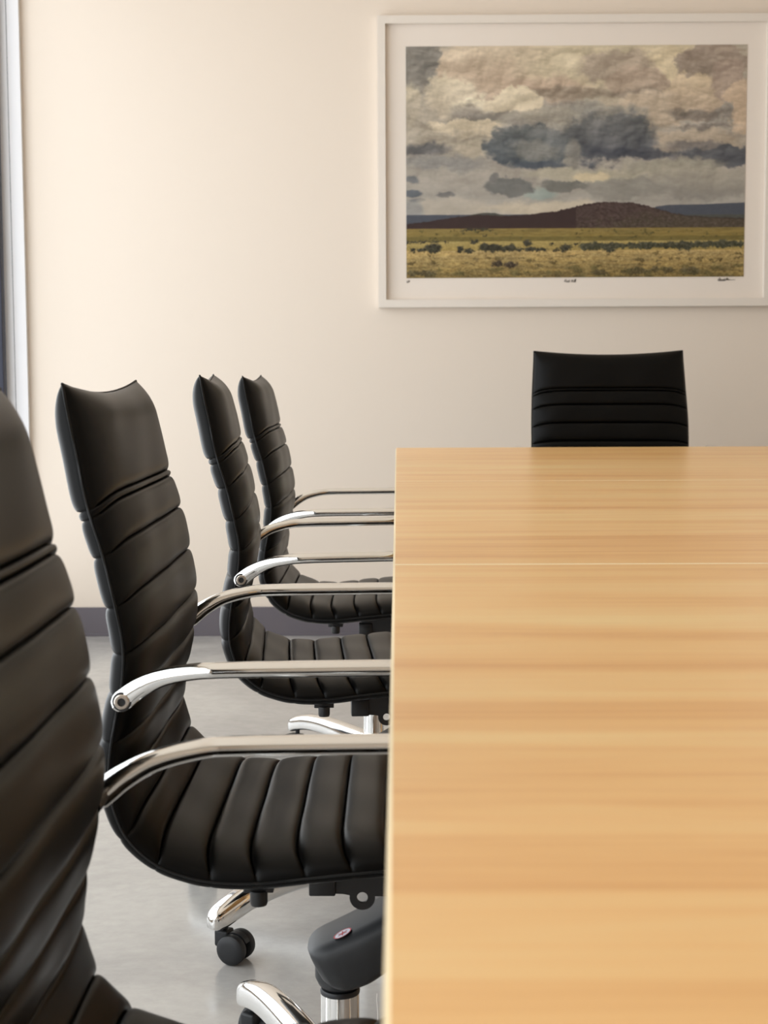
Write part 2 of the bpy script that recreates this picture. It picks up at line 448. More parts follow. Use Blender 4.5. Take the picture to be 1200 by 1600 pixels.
    blob(400, 358, 90, 13, (72, 84, 100), 0.85, 0.8, 18)
    blob(500, 330, 26, 50, (138, 138, 132), 0.8, 0.7, 24)
    blob(880, 300, 90, 14, (110, 108, 110), 0.8, 0.8, 22)
    blob(950, 335, 130, 36, (94, 98, 106), 1, 0.25, 32, under=(84, 90, 102))
    # lower band
    blob(560, 385, 190, 20, (176, 172, 152), 0.8, 0.6, 26)
    blob(820, 365, 150, 30, (156, 154, 140), 0.9, 0.5, 32)
    blob(900, 415, 170, 44, (160, 156, 144), 0.9, 0.4, 34, under=(136, 136, 132))
    blob(650, 425, 130, 34, (140, 140, 134), 0.9, 0.4, 30)
    blob(560, 392, 56, 16, (208, 194, 158), 0.85, 0.5, 18)
    blob(400, 442, 50, 16, (140, 164, 162), 0.75, 0.8, 14)
    blob(310, 424, 70, 27, (112, 116, 116), 1, 0.28, 26)
    blob(268, 400, 14, 18, (116, 118, 118), 1, 0.5, 14)
    blob(480, 420, 78, 18, (120, 122, 118), 1, 0.35, 24)
    blob(20, 402, 22, 12, (112, 118, 124), 1, 0.5, 12)
    blob(18, 440, 32, 11, (96, 106, 118), 1, 0.4, 12)
    blob(36, 462, 24, 6, (102, 110, 120), 1, 0.5, 8)
    blob(118, 445, 24, 8, (116, 118, 120), 1, 0.5, 12)
    blob(120, 480, 150, 26, (186, 178, 162), 0.6, 0.8, 24)
    blob(440, 486, 200, 22, (206, 194, 168), 0.75, 0.8, 20)
    blob(20, 490, 30, 30, (130, 138, 146), 0.6, 0.8, 14)
    t = fbm(X/9, Y/6, 5, 4, 0.6)[..., None]
    img += t*9+fbm(X/70, Y/30, 9, 5, 0.6)[..., None]*26*(Y < 520)[..., None]
    hf = billow(X/120, Y/75, 211, 6, 0.5)*1.0+fbm(X/60, Y/40, 251, 5, 0.5)*0.5
    g = np.zeros_like(hf); g[5:, 5:] = hf[5:, 5:]-hf[:-5, :-5]; g = np.clip(g, -0.12, 0.12)
    fade = np.clip((500-Y)/240, 0.25, 1)
    img += (g*fade*85)[..., None]*np.array((1, .98, .92))+(hf*fade*34)[..., None]
    img *= np.array((1.0, 0.985, 0.95))
    def poly(pts): return np.interp(X[0], [p[0] for p in pts], [p[1] for p in pts])[None, :]
    jag = (fbm(X/7, Y*0+3, 21, 4, 0.7)*7)
    def hill(top, bottom, col, jg=0.5, tex=8, feather=2.0):
        m = np.clip((Y-(poly(top)+jag*jg))/feather, 0, 1)*np.clip(((poly(bottom) if isinstance(bottom, list) else bottom)-Y)/feather, 0, 1)
        c = np.array(col, float)+fbm(X/5, Y/4, 51, 4, 0.7)[..., None]*tex*2.6
        mm = m[..., None]; img[:] = img*(1-mm)+c*mm
    hill([(0, 520), (80, 514), (150, 513), (190, 515)], 535, (88, 94, 96), 0.3, 4)
    hill([(740, 505), (760, 483), (800, 478), (900, 477), (1030, 472)], 540, (70, 78, 92), 0.25, 7)
    hill([(140, 530), (200, 505), (235, 499), (270, 500), (300, 508)], 530, (74, 78, 70), 0.3, 8)
    hill([(0, 532), (85, 523), (130, 514), (180, 509), (240, 505), (285, 509), (345, 508), (420, 500), (465, 494), (505, 484), (545, 474), (600, 468), (680, 470), (740, 482), (800, 500), (850, 510), (920, 516), (1030, 520)], 556, (58, 38, 36), 1.3, 11)
    rm = np.clip((X-515)/4, 0, 1)*np.clip((Y-(poly([(0, 600), (510, 486), (600, 470), (680, 472), (740, 484), (800, 502), (850, 512), (920, 518), (1030, 522)])+jag*.7))/2, 0, 1)*(Y < 556)
    lay(rm, (80, 60, 54), 0.75)  # right part of the hill lightened: glass reflection painted into the print
    gm = rm*np.clip((X-560)/260+(Y-520)/50+fbm(X/14, Y/7, 61, 4)*1.6, 0, 1)
    lay(gm, (84, 78, 54), 0.55); img[:] = img+(fbm(X/6, Y/4, 301, 4, 0.7)*60*rm)[..., None]
    # plains
    def band(y0, y1, c0, c1, tex, sx=16, sy=2.5, seed=7):
        m = np.clip((Y-y0-jag*0.2)/2, 0, 1)*np.clip((y1-Y)/1.5+0.5, 0, 1)
        g = np.clip((Y-y0)/(y1-y0), 0, 1)[..., None]
        n = fbm(X/sx, Y/sy, seed, 5, 0.65)[..., None]
        n2 = fbm(X/70, Y/8, seed+3, 4, 0.6)[..., None]
        c = np.array(c0, float)*(1-g)+np.array(c1, float)*g+n*tex*np.array((1, 1, .8))+n2*tex*np.array((1.0, .8, .4))
        mm = m[..., None]; img[:] = img*(1-mm)+c*mm
    band(547, 588, (132, 115, 64), (126, 110, 56), 40)
    band(572, 590, (108, 96, 50), (114, 102, 54), 30)
    band(586, 618, (168, 150, 92), (150, 130, 72), 34)
    band(614, 700, (178, 154, 100), (122, 104, 58), 70, 9, 4, 17)
    dk = np.clip(fbm(X/11, Y/6, 41, 4, 0.7)*5-0.75+(Y-655)/60, 0, 1)*(Y > 625)
    lay(dk, (84, 74, 42), 0.75)
    fb1 = fbm(X/6, Y/6, 401, 3, 0.7); fb2 = fbm(X/6, Y/6, 431, 3, 0.7)
    def bush(cx, cy, rx, ry, col=(54, 52, 38), op=1.0):
        dx = X-cx+bx*18+fb1*16; dy = Y-cy+by*10+fb2*14
        r = np.sqrt((dx/rx)**2+(dy/ry)**2)
        m = np.clip((1.15-r)/0.4, 0, 1)
        c = np.array(col, float)+fb1[..., None]*70-np.clip(dy/ry, -1, 1)[..., None]*9
        mm = (m*op)[..., None]; img[:] = img*(1-mm)+c*mm
    for b in ((80, 608, 24, 15), (48, 614, 14, 7), (163, 612, 11, 9), (192, 617, 16, 8), (240, 606, 24, 13), (268, 606, 20, 14), (296, 610, 22, 9), (320, 606, 15, 13), (345, 612, 14, 6), (374, 611, 13, 8), (400, 613, 34, 6), (487, 608, 20, 12), (372, 593, 14, 7), (208, 588, 13, 6), (455, 613, 10, 5),
              (45, 588, 40, 3), (90, 588, 12, 4), (120, 588, 6, 5), (520, 596, 8, 5), (215, 552, 48, 4), (20, 612, 10, 6), (0, 588, 10, 5), (240, 572, 6, 3), (446, 598, 6, 4)): bush(*b)
    rr = np.random.RandomState(3)
    for x in np.arange(548, 1035, 19): bush(x+rr.uniform(-5, 5), 603-(x-548)*0.01, rr.uniform(13, 22), rr.uniform(8, 13), (66, 66, 48))
    bush(620, 607, 24, 15, (62, 62, 46)); bush(850, 603, 26, 15, (62, 62, 46))
    for x in range(70): bush(rr.uniform(0, 1030), rr.uniform(553, 580), rr.uniform(2, 6), rr.uniform(1.2, 2.6), (70, 66, 36), 0.8)
    for x in range(60): bush(rr.uniform(0, 1030), rr.uniform(625, 660), rr.uniform(5, 16), rr.uniform(2, 5), (96, 82, 48), 0.75)
    for b in ((278, 655, 15, 10), (318, 660, 24, 10)): bush(*b, (66, 56, 42))
    for b in ((62, 684, 32, 12), (20, 684, 16, 9), (590, 684, 24, 9), (700, 680, 44, 12), (760, 674, 20, 9), (870, 680, 34, 13), (800, 678, 18, 9)): bush(*b, (78, 70, 44), 0.85)
    for x in range(30): bush(rr.uniform(0, 1030), rr.uniform(664, 696), rr.uniform(8, 22), rr.uniform(4, 8), (84, 78, 44), 0.55)
    gr = fbm(X/4, Y/3, 501, 3, 0.8); gl = np.clip((Y-560)/60, 0, 1)
    img += (gr*gl*70)[..., None]*np.array((1, .95, .7))
    sky = np.clip((480-Y)/60, 0, 1)[..., None]
    img += sky*((img-150)*0.10+5)
    lum = img.mean(2, keepdims=True); up_ = np.clip((548-Y)/4, 0, 1)[..., None]*0.30
    img = img*(1-up_)+lum*np.array((1.03, 1.0, 0.94))*up_
    return np.clip(img, 6, 250)

def build_print():
    nx, ny = 760, 516
    im = paint_print(nx, ny)/255.0
    l = np.where(im <= 0.04045, im/12.92, ((im+0.055)/1.055)**2.4)
    gain = np.array(PRINT_GAIN)
    l = np.clip(l*gain, 0, 0.95)
    k = 1.0027
    x0, x1, z0, z1 = 0.0389, 1.2222, 0.9533+(1.2715-0.9533)*k, 0.9533+(2.0655-0.9533)*k
    xs = np.linspace(x0, x1, nx)-pic_off.x; zs = np.linspace(z1, z0, ny)-pic_off.z
    XX, ZZ = np.meshgrid(xs, zs); yv = 5.5055-pic_off.y
    co = np.stack([XX.ravel(), np.full(XX.size, yv), ZZ.ravel()], 1)
    idx = np.arange(nx*ny).reshape(ny, nx)
    q = np.stack([idx[:-1, :-1], idx[1:, :-1], idx[1:, 1:], idx[:-1, 1:]], -1).reshape(-1, 4)
    me = bpy.data.meshes.new('print')
    me.vertices.add(len(co)); me.vertices.foreach_set('co', co.ravel())
    me.loops.add(q.size); me.loops.foreach_set('vertex_index', q.ravel())
    me.polygons.add(len(q)); me.polygons.foreach_set('loop_start', np.arange(0, q.size, 4))
    me.update(calc_edges=True)
    ca = me.color_attributes.new('ink', 'FLOAT_COLOR', 'POINT')
    rgba = np.concatenate([l.reshape(-1, 3), np.ones((nx*ny, 1))], 1)
    ca.data.foreach_set('color', rgba.ravel().astype(np.float32))
    m = mat('printed_landscape', (0.5, 0.5, 0.5), 0.6, spec=0.3)
    nt, b, N, L = nodes(m)
    a = N('ShaderNodeAttribute'); a.attribute_name = 'ink'; L(a.outputs['Color'], b.inputs['Base Color'])
    link('print', me, m, pic)
PRINT_GAIN = (1.14, 1.13, 1.18)
build_print()

# pencil writing under the print: edition number, title, signature
def stroke(name, lines, ox, oz, sc, r=0.0011, parent=pic):
    bm = bmesh.new()
    for ln in lines:
        pts = catmull([(ox+x*sc-pic_off.x, 5.5062-pic_off.y, oz+y*sc-pic_off.z) for x, y in ln], 5)
        tube(bm, pts, r, 5)
    obj(name, bm, M['ink'], parent, 60)
R_ = [[(0, 0), (.25, 1.0)], [(.15, .9), (.6, 1.05), (.62, .7), (.2, .5), (.7, 0)]]
def sh(ls, dx): return [[(x+dx, y) for x, y in l] for l in ls]
e_ = [[(0, .3), (.3, .38), (.25, .55), (.05, .4), (.1, .05), (.4, .15)]]
d_ = [[(.4, .5), (.1, .45), (.05, .1), (.3, .1), (.55, 1.0), (.45, .1), (.6, .05)]]
H_ = [[(0, 0), (.25, 1.0)], [(.1, .5), (.6, .55)], [(.5, 0), (.75, 1.0)]]
i_ = [[(.05, .5), (0, .05), (.15, .1)], [(.1, .75), (.12, .8)]]
l_ = [[(.0, .1), (.3, 1.0), (.15, 1.0), (.05, .05), (.25, .1)]]
stroke('title_writing', R_+sh(e_, .8)+sh(d_, 1.25)+sh(H_, 2.4)+sh(i_, 3.3)+sh(l_, 3.55)+sh(l_, 3.85), 0.594, 1.2555, 0.0098, 0.0006)
stroke('edition_writing', [[(0, 0), (.1, .8)], [(.3, -.1), (.7, 1.0)], [(.7, .1), (.85, .7), (1.1, .65)], [(.75, .4), (1.0, .4)]], 0.0405, 1.2565, 0.0095, 0.0008)
stroke('signature', [[(0, .1), (.35, .7), (.7, 1.0), (.9, .9), (.5, .3), (.8, .2), (1.1, .6), (1.2, .2), (1.5, .5), (1.7, .2), (2.0, .45), (2.2, .2), (2.5, .9), (2.4, .2), (2.8, .3)],
                      [(2.9, .1), (3.2, 1.0), (3.4, .2), (3.7, 1.05), (3.8, .2), (4.1, .5), (4.3, .2), (4.6, .45), (4.9, .25), (5.5, .35), (6.4, .3)], [(.1, .05), (1.5, .0), (3.0, .12)]], 1.132, 1.258, 0.0095, 0.0008)

# ------------------------------------------------------------------ conference table
TABLE_T, TZ = 0.030, 0.740
table = empty('conference_table', 'long maple conference table with visible seams between its top sections', 'table', (0.61, 2.0, 0))
tw = 1.22
def tseg(y0, y1, eb0=False):
    bm = bmesh.new(); g = 0.0006
    box(bm, -tw/2, tw/2, y0+g, y1-g, TZ-TABLE_T, TZ)
    bmesh.ops.translate(bm, vec=(0, -2.0, 0), verts=bm.verts)
    long_e = [e for e in bm.edges if abs(e.verts[0].co.x-e.verts[1].co.x) < 1e-5 and abs(e.verts[0].co.z-e.verts[1].co.z) < 1e-5]
    top_short = [e for e in bm.edges if abs(e.verts[0].co.y-e.verts[1].co.y) < 1e-5 and e.verts[0].co.z > TZ-.001 and e.verts[1].co.z > TZ-.001]
    bmesh.ops.bevel(bm, geom=long_e, offset=0.0024, segments=4, affect='EDGES')
    bmesh.ops.bevel(bm, geom=[e for e in bm.edges if all(v.co.z > TZ-1e-4 for v in e.verts) and abs(e.verts[0].co.y-e.verts[1].co.y) < 1e-5 and e.calc_length() > 1], offset=0.0022, segments=1, affect='EDGES')
    me_o = obj('tabletop', bm, M['maple'], table)
    me_o.data.materials.append(M['edge'])
    for p in me_o.data.polygons:
        if abs(p.center.x) > tw/2-0.0028 or (p.normal.z < 0.95 and abs(p.normal.y) > 0.15): p.material_index = 1
SEAMS = [-0.95, 0.42, 1.689, 2.958, 4.2326]
for a, b in zip(SEAMS, SEAMS[1:]): tseg(a, b)
for y in (-0.30, 1.05, 2.35, 3.60):
    bm = bmesh.new(); box(bm, -0.24, 0.24, y-2.0-.03, y-2.0+.03, 0.03, TZ-TABLE_T, 0.003); box(bm, -0.30, 0.30, y-2.0-.05, y-2.0+.05, 0.0, 0.035, 0.004)
    obj('panel_leg', bm, M['maple'], table)

# ------------------------------------------------------------------ ribbed leather chair
SEAMP = [(-0.270, 0.940), (-0.264, 0.906), (-0.256, 0.866), (-0.2495, 0.831), (-0.2435, 0.806), (-0.232, 0.769), (-0.2225, 0.730), (-0.217, 0.704), (-0.2125, 0.678), (-0.2115, 0.655), (-0.2145, 0.625),
         (-0.2215, 0.592), (-0.2265, 0.564), (-0.229, 0.535), (-0.2265, 0.506), (-0.2125, 0.470), (-0.183, 0.441), (-0.150, 0.427), (-0.119, 0.421), (-0.076, 0.420), (-0.025, 0.425), (0.020, 0.4295), (0.060, 0.433), (0.105, 0.436), (0.145, 0.434), (0.180, 0.424), (0.205, 0.405), (0.218, 0.382)]
prof = catmull([(x, 0, z) for x, z in SEAMP], 12)
pa = np.array([(p.x, p.z) for p in prof])
seg = np.sqrt((np.diff(pa, axis=0)**2).sum(1)); arc = np.concatenate([[0], np.cumsum(seg)]); TOT = arc[-1]
def at_s(s): return np.array([np.interp(s, arc, pa[:, 0]), np.interp(s, arc, pa[:, 1])])
def s_of(x, z): return arc[np.argmin(((pa-np.array((x, z)))**2).sum(1))]
WELT = s_of(-0.2435, 0.806)
marks = [0.0, WELT-0.0045, WELT+0.0045] + [s_of(*q) for q in ((-.230, .761), (-.219, .710), (-.2115, .662), (-.215, .617), (-.2265, .568), (-.2275, .518), (-.2125, .470), (-.179, .439), (-.126, .4225), (-.076, .420), (-.026, .425), (.022, .4297))]
while marks[-1] + 0.075 < TOT: marks.append(marks[-1]+0.0485)
marks.append(TOT)
marks = sorted(marks)
SPLIT = marks[10]          # crease where backrest meets seat
def half_w(s):
    return float(np.interp(s, [0, 0.03, WELT, WELT+.08, 0.40, 0.55, TOT-.06, TOT], [0.2235, 0.2245, 0.2305, 0.2335, 0.2335, 0.2325, 0.2310, 0.2265]))
def shell(s_lo, s_hi, name, parent):
    ss = []
    for a, b in zip(marks, marks[1:]):
        if b <= s_lo+1e-6 or a >= s_hi-1e-6: continue
        n = max(8, int((b-a)/0.0030))
        if a == 0: n = 40
        t = (1-np.cos(np.linspace(0, PI, n+1)))/2
        t = 0.55*t+0.45*np.linspace(0, 1, n+1)
        ss += list(a+(b-a)*t[:-1])
    ss.append(s_hi)
    nw = 44
    wv = np.sin(np.linspace(-PI/2, PI/2, nw+1)); wv = 0.72*wv+0.28*np.linspace(-1, 1, nw+1)
    rings = []
    for s in ss:
        p = at_s(s); q0 = at_s(max(0, s-0.004)); q1 = at_s(min(TOT, s+0.004))
        t = (q1-q0)/np.linalg.norm(q1-q0); nrm = np.array((-t[1], t[0]))
        if nrm[0] < 0 and s < 0.3: nrm = -nrm
        if s > 0.5 and nrm[1] < 0: nrm = -nrm
        # front normal: +x on the back, +z on the seat
        nrm = np.array((-t[1], t[0]))
        k = max(i for i in range(len(marks)-1) if marks[i] <= s+1e-9)
        a, b = marks[k], marks[k+1]; u = 2*(s-a)/(b-a)-1
        if k == 0: puff = 1 - max(0, u)**14*0.9 if u > 0 else 1.0
        else: puff = max(0, 1-abs(u)**3.4)**0.5
        hw = half_w(s)
        seatness = float(np.interp(s, [SPLIT-0.16, SPLIT+0.02], [0, 1]))
        lo = float(np.interp(s, [0, WELT, WELT+0.10, 0.32, 0.46, 0.60], [0.024, 0.0290, 0.0245, 0.0210, 0.0205, 0.0225])); amp = 0.0065*(1-seatness)+0.0075*seatness
        if k == 1: amp = 0.0045; puff = math.sqrt(max(0, 1-u*u))
        if k == 0: amp = 0.0060
        F = lo+amp*puff
        bl_, ba = 0.0135-0.001*seatness, 0.0055*(1-seatness)+0.0012*seatness
        if k == 0: bl_, ba = 0.0155, 0.0065
        if k == 1: ba = 0.004
        Bk = bl_+ba*puff
        te = 1.0
        for d in (s, TOT-s):
            if d < 0.05: te = min(te, math.sqrt(max(0, 1-(1-d/0.05)**2)))
        sag = 0.0125*math.exp(-s/0.05)
        ring = []
        for j, wq in enumerate(wv):
            ex_ = 5.0*(1-seatness)+7*seatness
            E = (1-abs(wq)**ex_)**0.62 if abs(wq) < 1 else 0
            hgt = (lo*E+amp*puff*E**0.3)*te
            if 0 < k: hgt -= 0.0022*math.exp(-(min(s-a, b-s)/0.0013)**2)*(1-abs(wq)**20)*te
            # wrinkling near the side seams, subtle
            hgt += 0.0006*math.sin(37*s+9*wq)*E*te
            sh_ = 0.0120*(1-abs(wq)**9)*min(1, s/0.12)*min(1, (TOT-s)/0.10)
            ring.append((p[0]+nrm[0]*hgt-t[0]*sh_, hw*wq, p[1]+nrm[1]*hgt-t[1]*sh_-sag*(1-wq*wq)))
        for j in range(nw-1, 0, -1):
            wq = wv[j]
            E = (1-abs(wq)**16)**0.5
            hgt = -Bk*E*te
            ring.append((p[0]+nrm[0]*hgt, hw*wq*1.0, p[1]+nrm[1]*hgt-sag*(1-wq*wq)))
        rings.append(ring)
    bm = bmesh.new()
    loft(bm, rings)
    bmesh.ops.remove_doubles(bm, verts=bm.verts, dist=0.00002)
    o = obj(name, bm, M['leather'], parent, 75)
    # piping along the side seams (and across the end)
    bm = bmesh.new()
    end = s_lo == 0
    for sd in (-1, 1):
        pts = [(at_s(s)[0], sd*half_w(s), at_s(s)[1]) for s in np.linspace(s_lo+(0 if end else 0), s_hi, 60)]
        tube(bm, pts, 0.0015, 6)
    se = 0 if end else TOT
    sg = 0.0125 if end else 0
    pe = at_s(se)
    tube(bm, [(pe[0], half_w(se)*q, pe[1]-sg*(1-q*q)) for q in np.linspace(-1, 1, 25)], 0.0015, 6)
    obj('piping', bm, M['piping'], o, 60)
    return o

LIFTED = ('backrest', 'seat', 'armrest', 'seat_plate', 'tilt_mechanism', 'piston', 'knob')
def make_chair(label):
    t = empty('office_chair', label, 'chair', group='ribbed black leather chairs around the table')
    shell(0, SPLIT, 'backrest', t)
    shell(SPLIT, TOT, 'seat', t)
    # armrests
    for sd in (-1, 1):
        cl = catmull([(-0.208, 0, 0.620), (-0.190, 0, 0.6335), (-0.166, 0, 0.6455), (-0.134, 0, 0.6530), (-0.100, 0, 0.6555), (-0.02, 0, 0.6565), (0.06, 0, 0.6572), (0.12, 0, 0.657), (0.160, 0, 0.645), (0.180, 0, 0.618), (0.184, 0, 0.575), (0.172, 0, 0.50), (0.155, 0, 0.440), (0.140, 0, 0.405), (0.115, 0, 0.386), (0.080, 0, 0.381)], 8)
        rings = []; L_ = 0; acc = [0]
        for i in range(1, len(cl)): acc.append(acc[-1]+(cl[i]-cl[i-1]).length)
        for i, p in enumerate(cl):
            tg = (cl[min(i+1, len(cl)-1)]-cl[max(i-1, 0)]).normalized()
            nn = Vector((-tg.z, 0, tg.x))
            d = acc[i]
            wy = float(np.interp(d, [0, 0.03, 0.085, 0.13, acc[-1]-.1, acc[-1]], [0.0055, 0.0065, 0.0115, 0.0125, 0.0115, 0.0125]))
            hn = float(np.interp(d, [0, 0.012, 0.05, 0.10, acc[-1]], [0.0112, 0.0110, 0.0088, 0.0080, 0.0080]))
            yoff = sd*float(np.interp(d, [0, 0.03, 0.10, acc[-1]-.16, acc[-1]], [0.262, 0.266, 0.282, 0.282, 0.17]))
            if i == 0:
                for e, sc in ((-0.0108, 0.28), (-0.0095, 0.60), (-0.0055, 0.88)):
                    rings.append([p+tg*e+Vector((0, yoff, 0))+Vector((0, 1, 0))*(wy*0.97*math.copysign(abs(math.cos(a))**0.85, math.cos(a)))+nn*(hn*sc*math.copysign(abs(math.sin(a))**0.8, math.sin(a))) for a in [2*PI*k/20 for k in range(20)]])
            rings.append([p+Vector((0, yoff, 0))+Vector((0, 1, 0))*(wy*math.copysign(abs(math.cos(a))**0.85, math.cos(a)))+nn*(hn*math.copysign(abs(math.sin(a))**0.8, math.sin(a))) for a in [2*PI*k/20 for k in range(20)]])
        bm = bmesh.new(); loft(bm, rings)
        arm = obj('armrest', bm, M['chrome'], t, 50)
        bx, bz = -0.2075, 0.6205
        bm = bmesh.new()
        y0 = sd*0.2655
        lathe(bm, [(0.0078, 0.0), (0.0078, sd*0.0040), (0.0068, sd*0.0052), (0.0042, sd*0.0052), (0.0040, sd*0.0018), (0.0001, sd*0.0018)], 24, (bx, y0, bz), 'Y')
        obj('bolt', bm, M['bolt'], arm, 35)
        bm = bmesh.new()
        lathe(bm, [(0.0098, 0.0), (0.0098, sd*0.0038)], 24, (bx, y0-sd*0.0010, bz), 'Y')
        obj('washer', bm, M['blackmetal'], arm, 35)
        bm = bmesh.new()
        lathe(bm, [(0.0075, 0.0), (0.0075, sd*0.034)], 20, (bx, sd*0.224, bz), 'Y')
        obj('spacer', bm, M['blackmetal'], arm, 35)
        # small stop peg below the shell
        bm = bmesh.new()
        box(bm, -0.094, -0.062, sd*0.190-0.014, sd*0.190+0.014, 0.400, 0.410, 0.001)
        lathe(bm, [(0.0085, 0.386), (0.0095, 0.389), (0.0095, 0.402)], 20, (-0.078, sd*0.200, 0))
        obj('knob', bm, M['blackmetal'], t, 35)
    # steel plate under the seat, with pierced lug on each side
    bm = bmesh.new()
    def plate_side(y0, y1):
        o2 = [(-0.024, 0.384), (-0.022, 0.366), (0.008, 0.3650)]
        lug = [(0.030+0.0145*math.cos(a), 0.361+0.0145*math.sin(a)) for a in np.linspace(math.radians(170), math.radians(365), 14)]
        rest = [(0.10, 0.362), (0.17, 0.366), (0.17, 0.402), (-0.024, 0.406)]
        outl = o2+lug+rest
        hole = [(0.030+0.0062*math.cos(a), 0.361+0.0062*math.sin(a)) for a in np.linspace(0, 2*PI, 17)[:-1]]
        for yv in (y0, y1):
            pass
        t2 = bmesh.new()
        vo = [t2.verts.new((x, y0, z)) for x, z in outl]; vh = [t2.verts.new((x, y0, z)) for x, z in hole]
        ed = [t2.edges.new((vo[k], vo[(k+1) % len(vo)])) for k in range(len(vo))] + [t2.edges.new((vh[k], vh[(k+1) % len(vh)])) for k in range(len(vh))]
        bmesh.ops.triangle_fill(t2, edges=ed, use_beauty=True)
        r = bmesh.ops.extrude_face_region(t2, geom=t2.faces[:])
        bmesh.ops.translate(t2, vec=(0, y1-y0, 0), verts=[v for v in r['geom'] if isinstance(v, bmesh.types.BMVert)])
        merge(bm, t2)
    plate_side(-0.106, -0.102); plate_side(0.102, 0.106)
    box(bm, -0.024, 0.17, -0.105, 0.105, 0.396, 0.410, 0.001)
    box(bm, -0.030, 0.0, -0.112, -0.085, 0.364, 0.392, 0.002)
    obj('seat_plate', bm, M['blackmetal'], t, 35)
    # knee-tilt mechanism
    top = [(-0.038, 0.268), (-0.026, 0.276), (0.0, 0.288), (0.030, 0.303), (0.06, 0.320), (0.10, 0.345), (0.14, 0.372)]
    bot = [(-0.021, 0.232), (0.004, 0.222), (0.030, 0.228), (0.055, 0.244), (0.10, 0.278), (0.14, 0.310)]
    bm = bmesh.new()
    xs = np.linspace(0, 1, 26)
    tp = np.array(catmull([(x, z, 0) for x, z in top], 6)); bt = np.array(catmull([(x, z, 0) for x, z in bot], 6))
    rings = []
    for q in xs:
        a = tp[int(q*(len(tp)-1))][:2]; b = bt[int(q*(len(bt)-1))][:2]
        wd = float(np.interp(q, [0, 0.03, 0.10, 0.22, 0.5, 1], [0.022, 0.034, 0.043, 0.049, 0.053, 0.055]))
        rg = []
        for k in range(28):
            an = 2*PI*k/28
            c, s_ = math.cos(an), math.sin(an)
            yv = wd*math.copysign(abs(c)**0.32, c)
            vv = math.copysign(abs(s_)**(0.48 if s_ > 0 else 0.45), s_)
            v01 = (vv+1)/2
            rg.append((b[0]+(a[0]-b[0])*v01, yv*(1.0 if v01 > .5 else 0.93), b[1]+(a[1]-b[1])*v01))
        rings.append(rg)
    loft(bm, rings)
    me_ = obj('tilt_mechanism', bm, M['mech'], t, 50)
    bm = bmesh.new()
    lathe(bm, [(0.019, 0.213), (0.026, 0.219), (0.030, 0.228), (0.030, 0.245)], 32); obj('socket', bm, M['plastic'], me_, 35)
    # round sticker on the mechanism's upper face
    def on_top(d): 
        i = min(range(len(tp)), key=lambda j: abs(tp[j][0]-d)); return Vector((tp[i][0], 0, tp[i][1])), (Vector((tp[i+1][0], 0, tp[i+1][1]))-Vector((tp[i][0], 0, tp[i][1]))).normalized()
    P0, T0 = on_top(0.004); N0 = Vector((-T0.z, 0, T0.x)); Yv = Vector((0, 1, 0))
    def disc(bm, r0, r1, lift, n=32, cx=0, cy=-0.030):
        c = P0+N0*(lift)+T0*cx+Yv*cy
        pa_ = [bm.verts.new(c+T0*r1*math.cos(2*PI*k/n)+Yv*r1*math.sin(2*PI*k/n)) for k in range(n)]
        if r0 <= 0: bm.faces.new(pa_); return
        pb = [bm.verts.new(c+T0*r0*math.cos(2*PI*k/n)+Yv*r0*math.sin(2*PI*k/n)) for k in range(n)]
        for k in range(n): bm.faces.new((pa_[k], pa_[(k+1) % n], pb[(k+1) % n], pb[k]))
    bm = bmesh.new(); disc(bm, 0, 0.0115, 0.0006); o = obj('sticker', bm, M['white'], me_)
    o['label'] = 'round white warning sticker'
    bm = bmesh.new(); disc(bm, 0.0103, 0.0117, 0.0009)
    for an in (0.5, 1.6, 2.7):
        c = P0+N0*0.0009-Yv*0.030; dv = T0*math.cos(an)+Yv*math.sin(an); pv = N0.cross(dv)
        bm.faces.new([bm.verts.new(c+dv*a+pv*b) for a, b in ((-.0065, -.0008), (.0065, -.0008), (.0065, .0008), (-.0065, .0008))])
    obj('sticker_print', bm, M['red'], me_)
    bm = bmesh.new(); box(bm, 0.02, 0.04, -0.19, -0.045, 0.300, 0.306, 0.002); box(bm, 0.012, 0.048, -0.225, -0.17, 0.297, 0.309, 0.003)
    bmesh.ops.translate(bm, vec=(0.09, 0, 0.03), verts=bm.verts)
    bmesh.ops.scale(bm, vec=(1, 1, 1), verts=bm.verts); obj('lever', bm, M['plastic'], me_, 35)
    # gas lift
    bm = bmesh.new(); lathe(bm, [(0.0135, 0.12), (0.0135, 0.235)], 32); obj('piston', bm, M['chrome'], t, 35)
    bm = bmesh.new(); lathe(bm, [(0.0232, 0.10), (0.0232, 0.2075)], 40); cy = obj('gas_cylinder', bm, M['chrome'], t, 35)
    bm = bmesh.new(); lathe(bm, [(0.0236, 0.2072), (0.0240, 0.2105), (0.0225, 0.2130), (0.0195, 0.2130), (0.0185, 0.208), (0.0185, 0.2075)], 40); obj('collar', bm, M['plastic'], cy, 50)
    # five-star base
    bm = bmesh.new(); lathe(bm, [(0.026, 0.058), (0.034, 0.064), (0.037, 0.085), (0.035, 0.112), (0.029, 0.122), (0.0245, 0.123)], 40); obj('hub', bm, M['chrome'], t, 40)
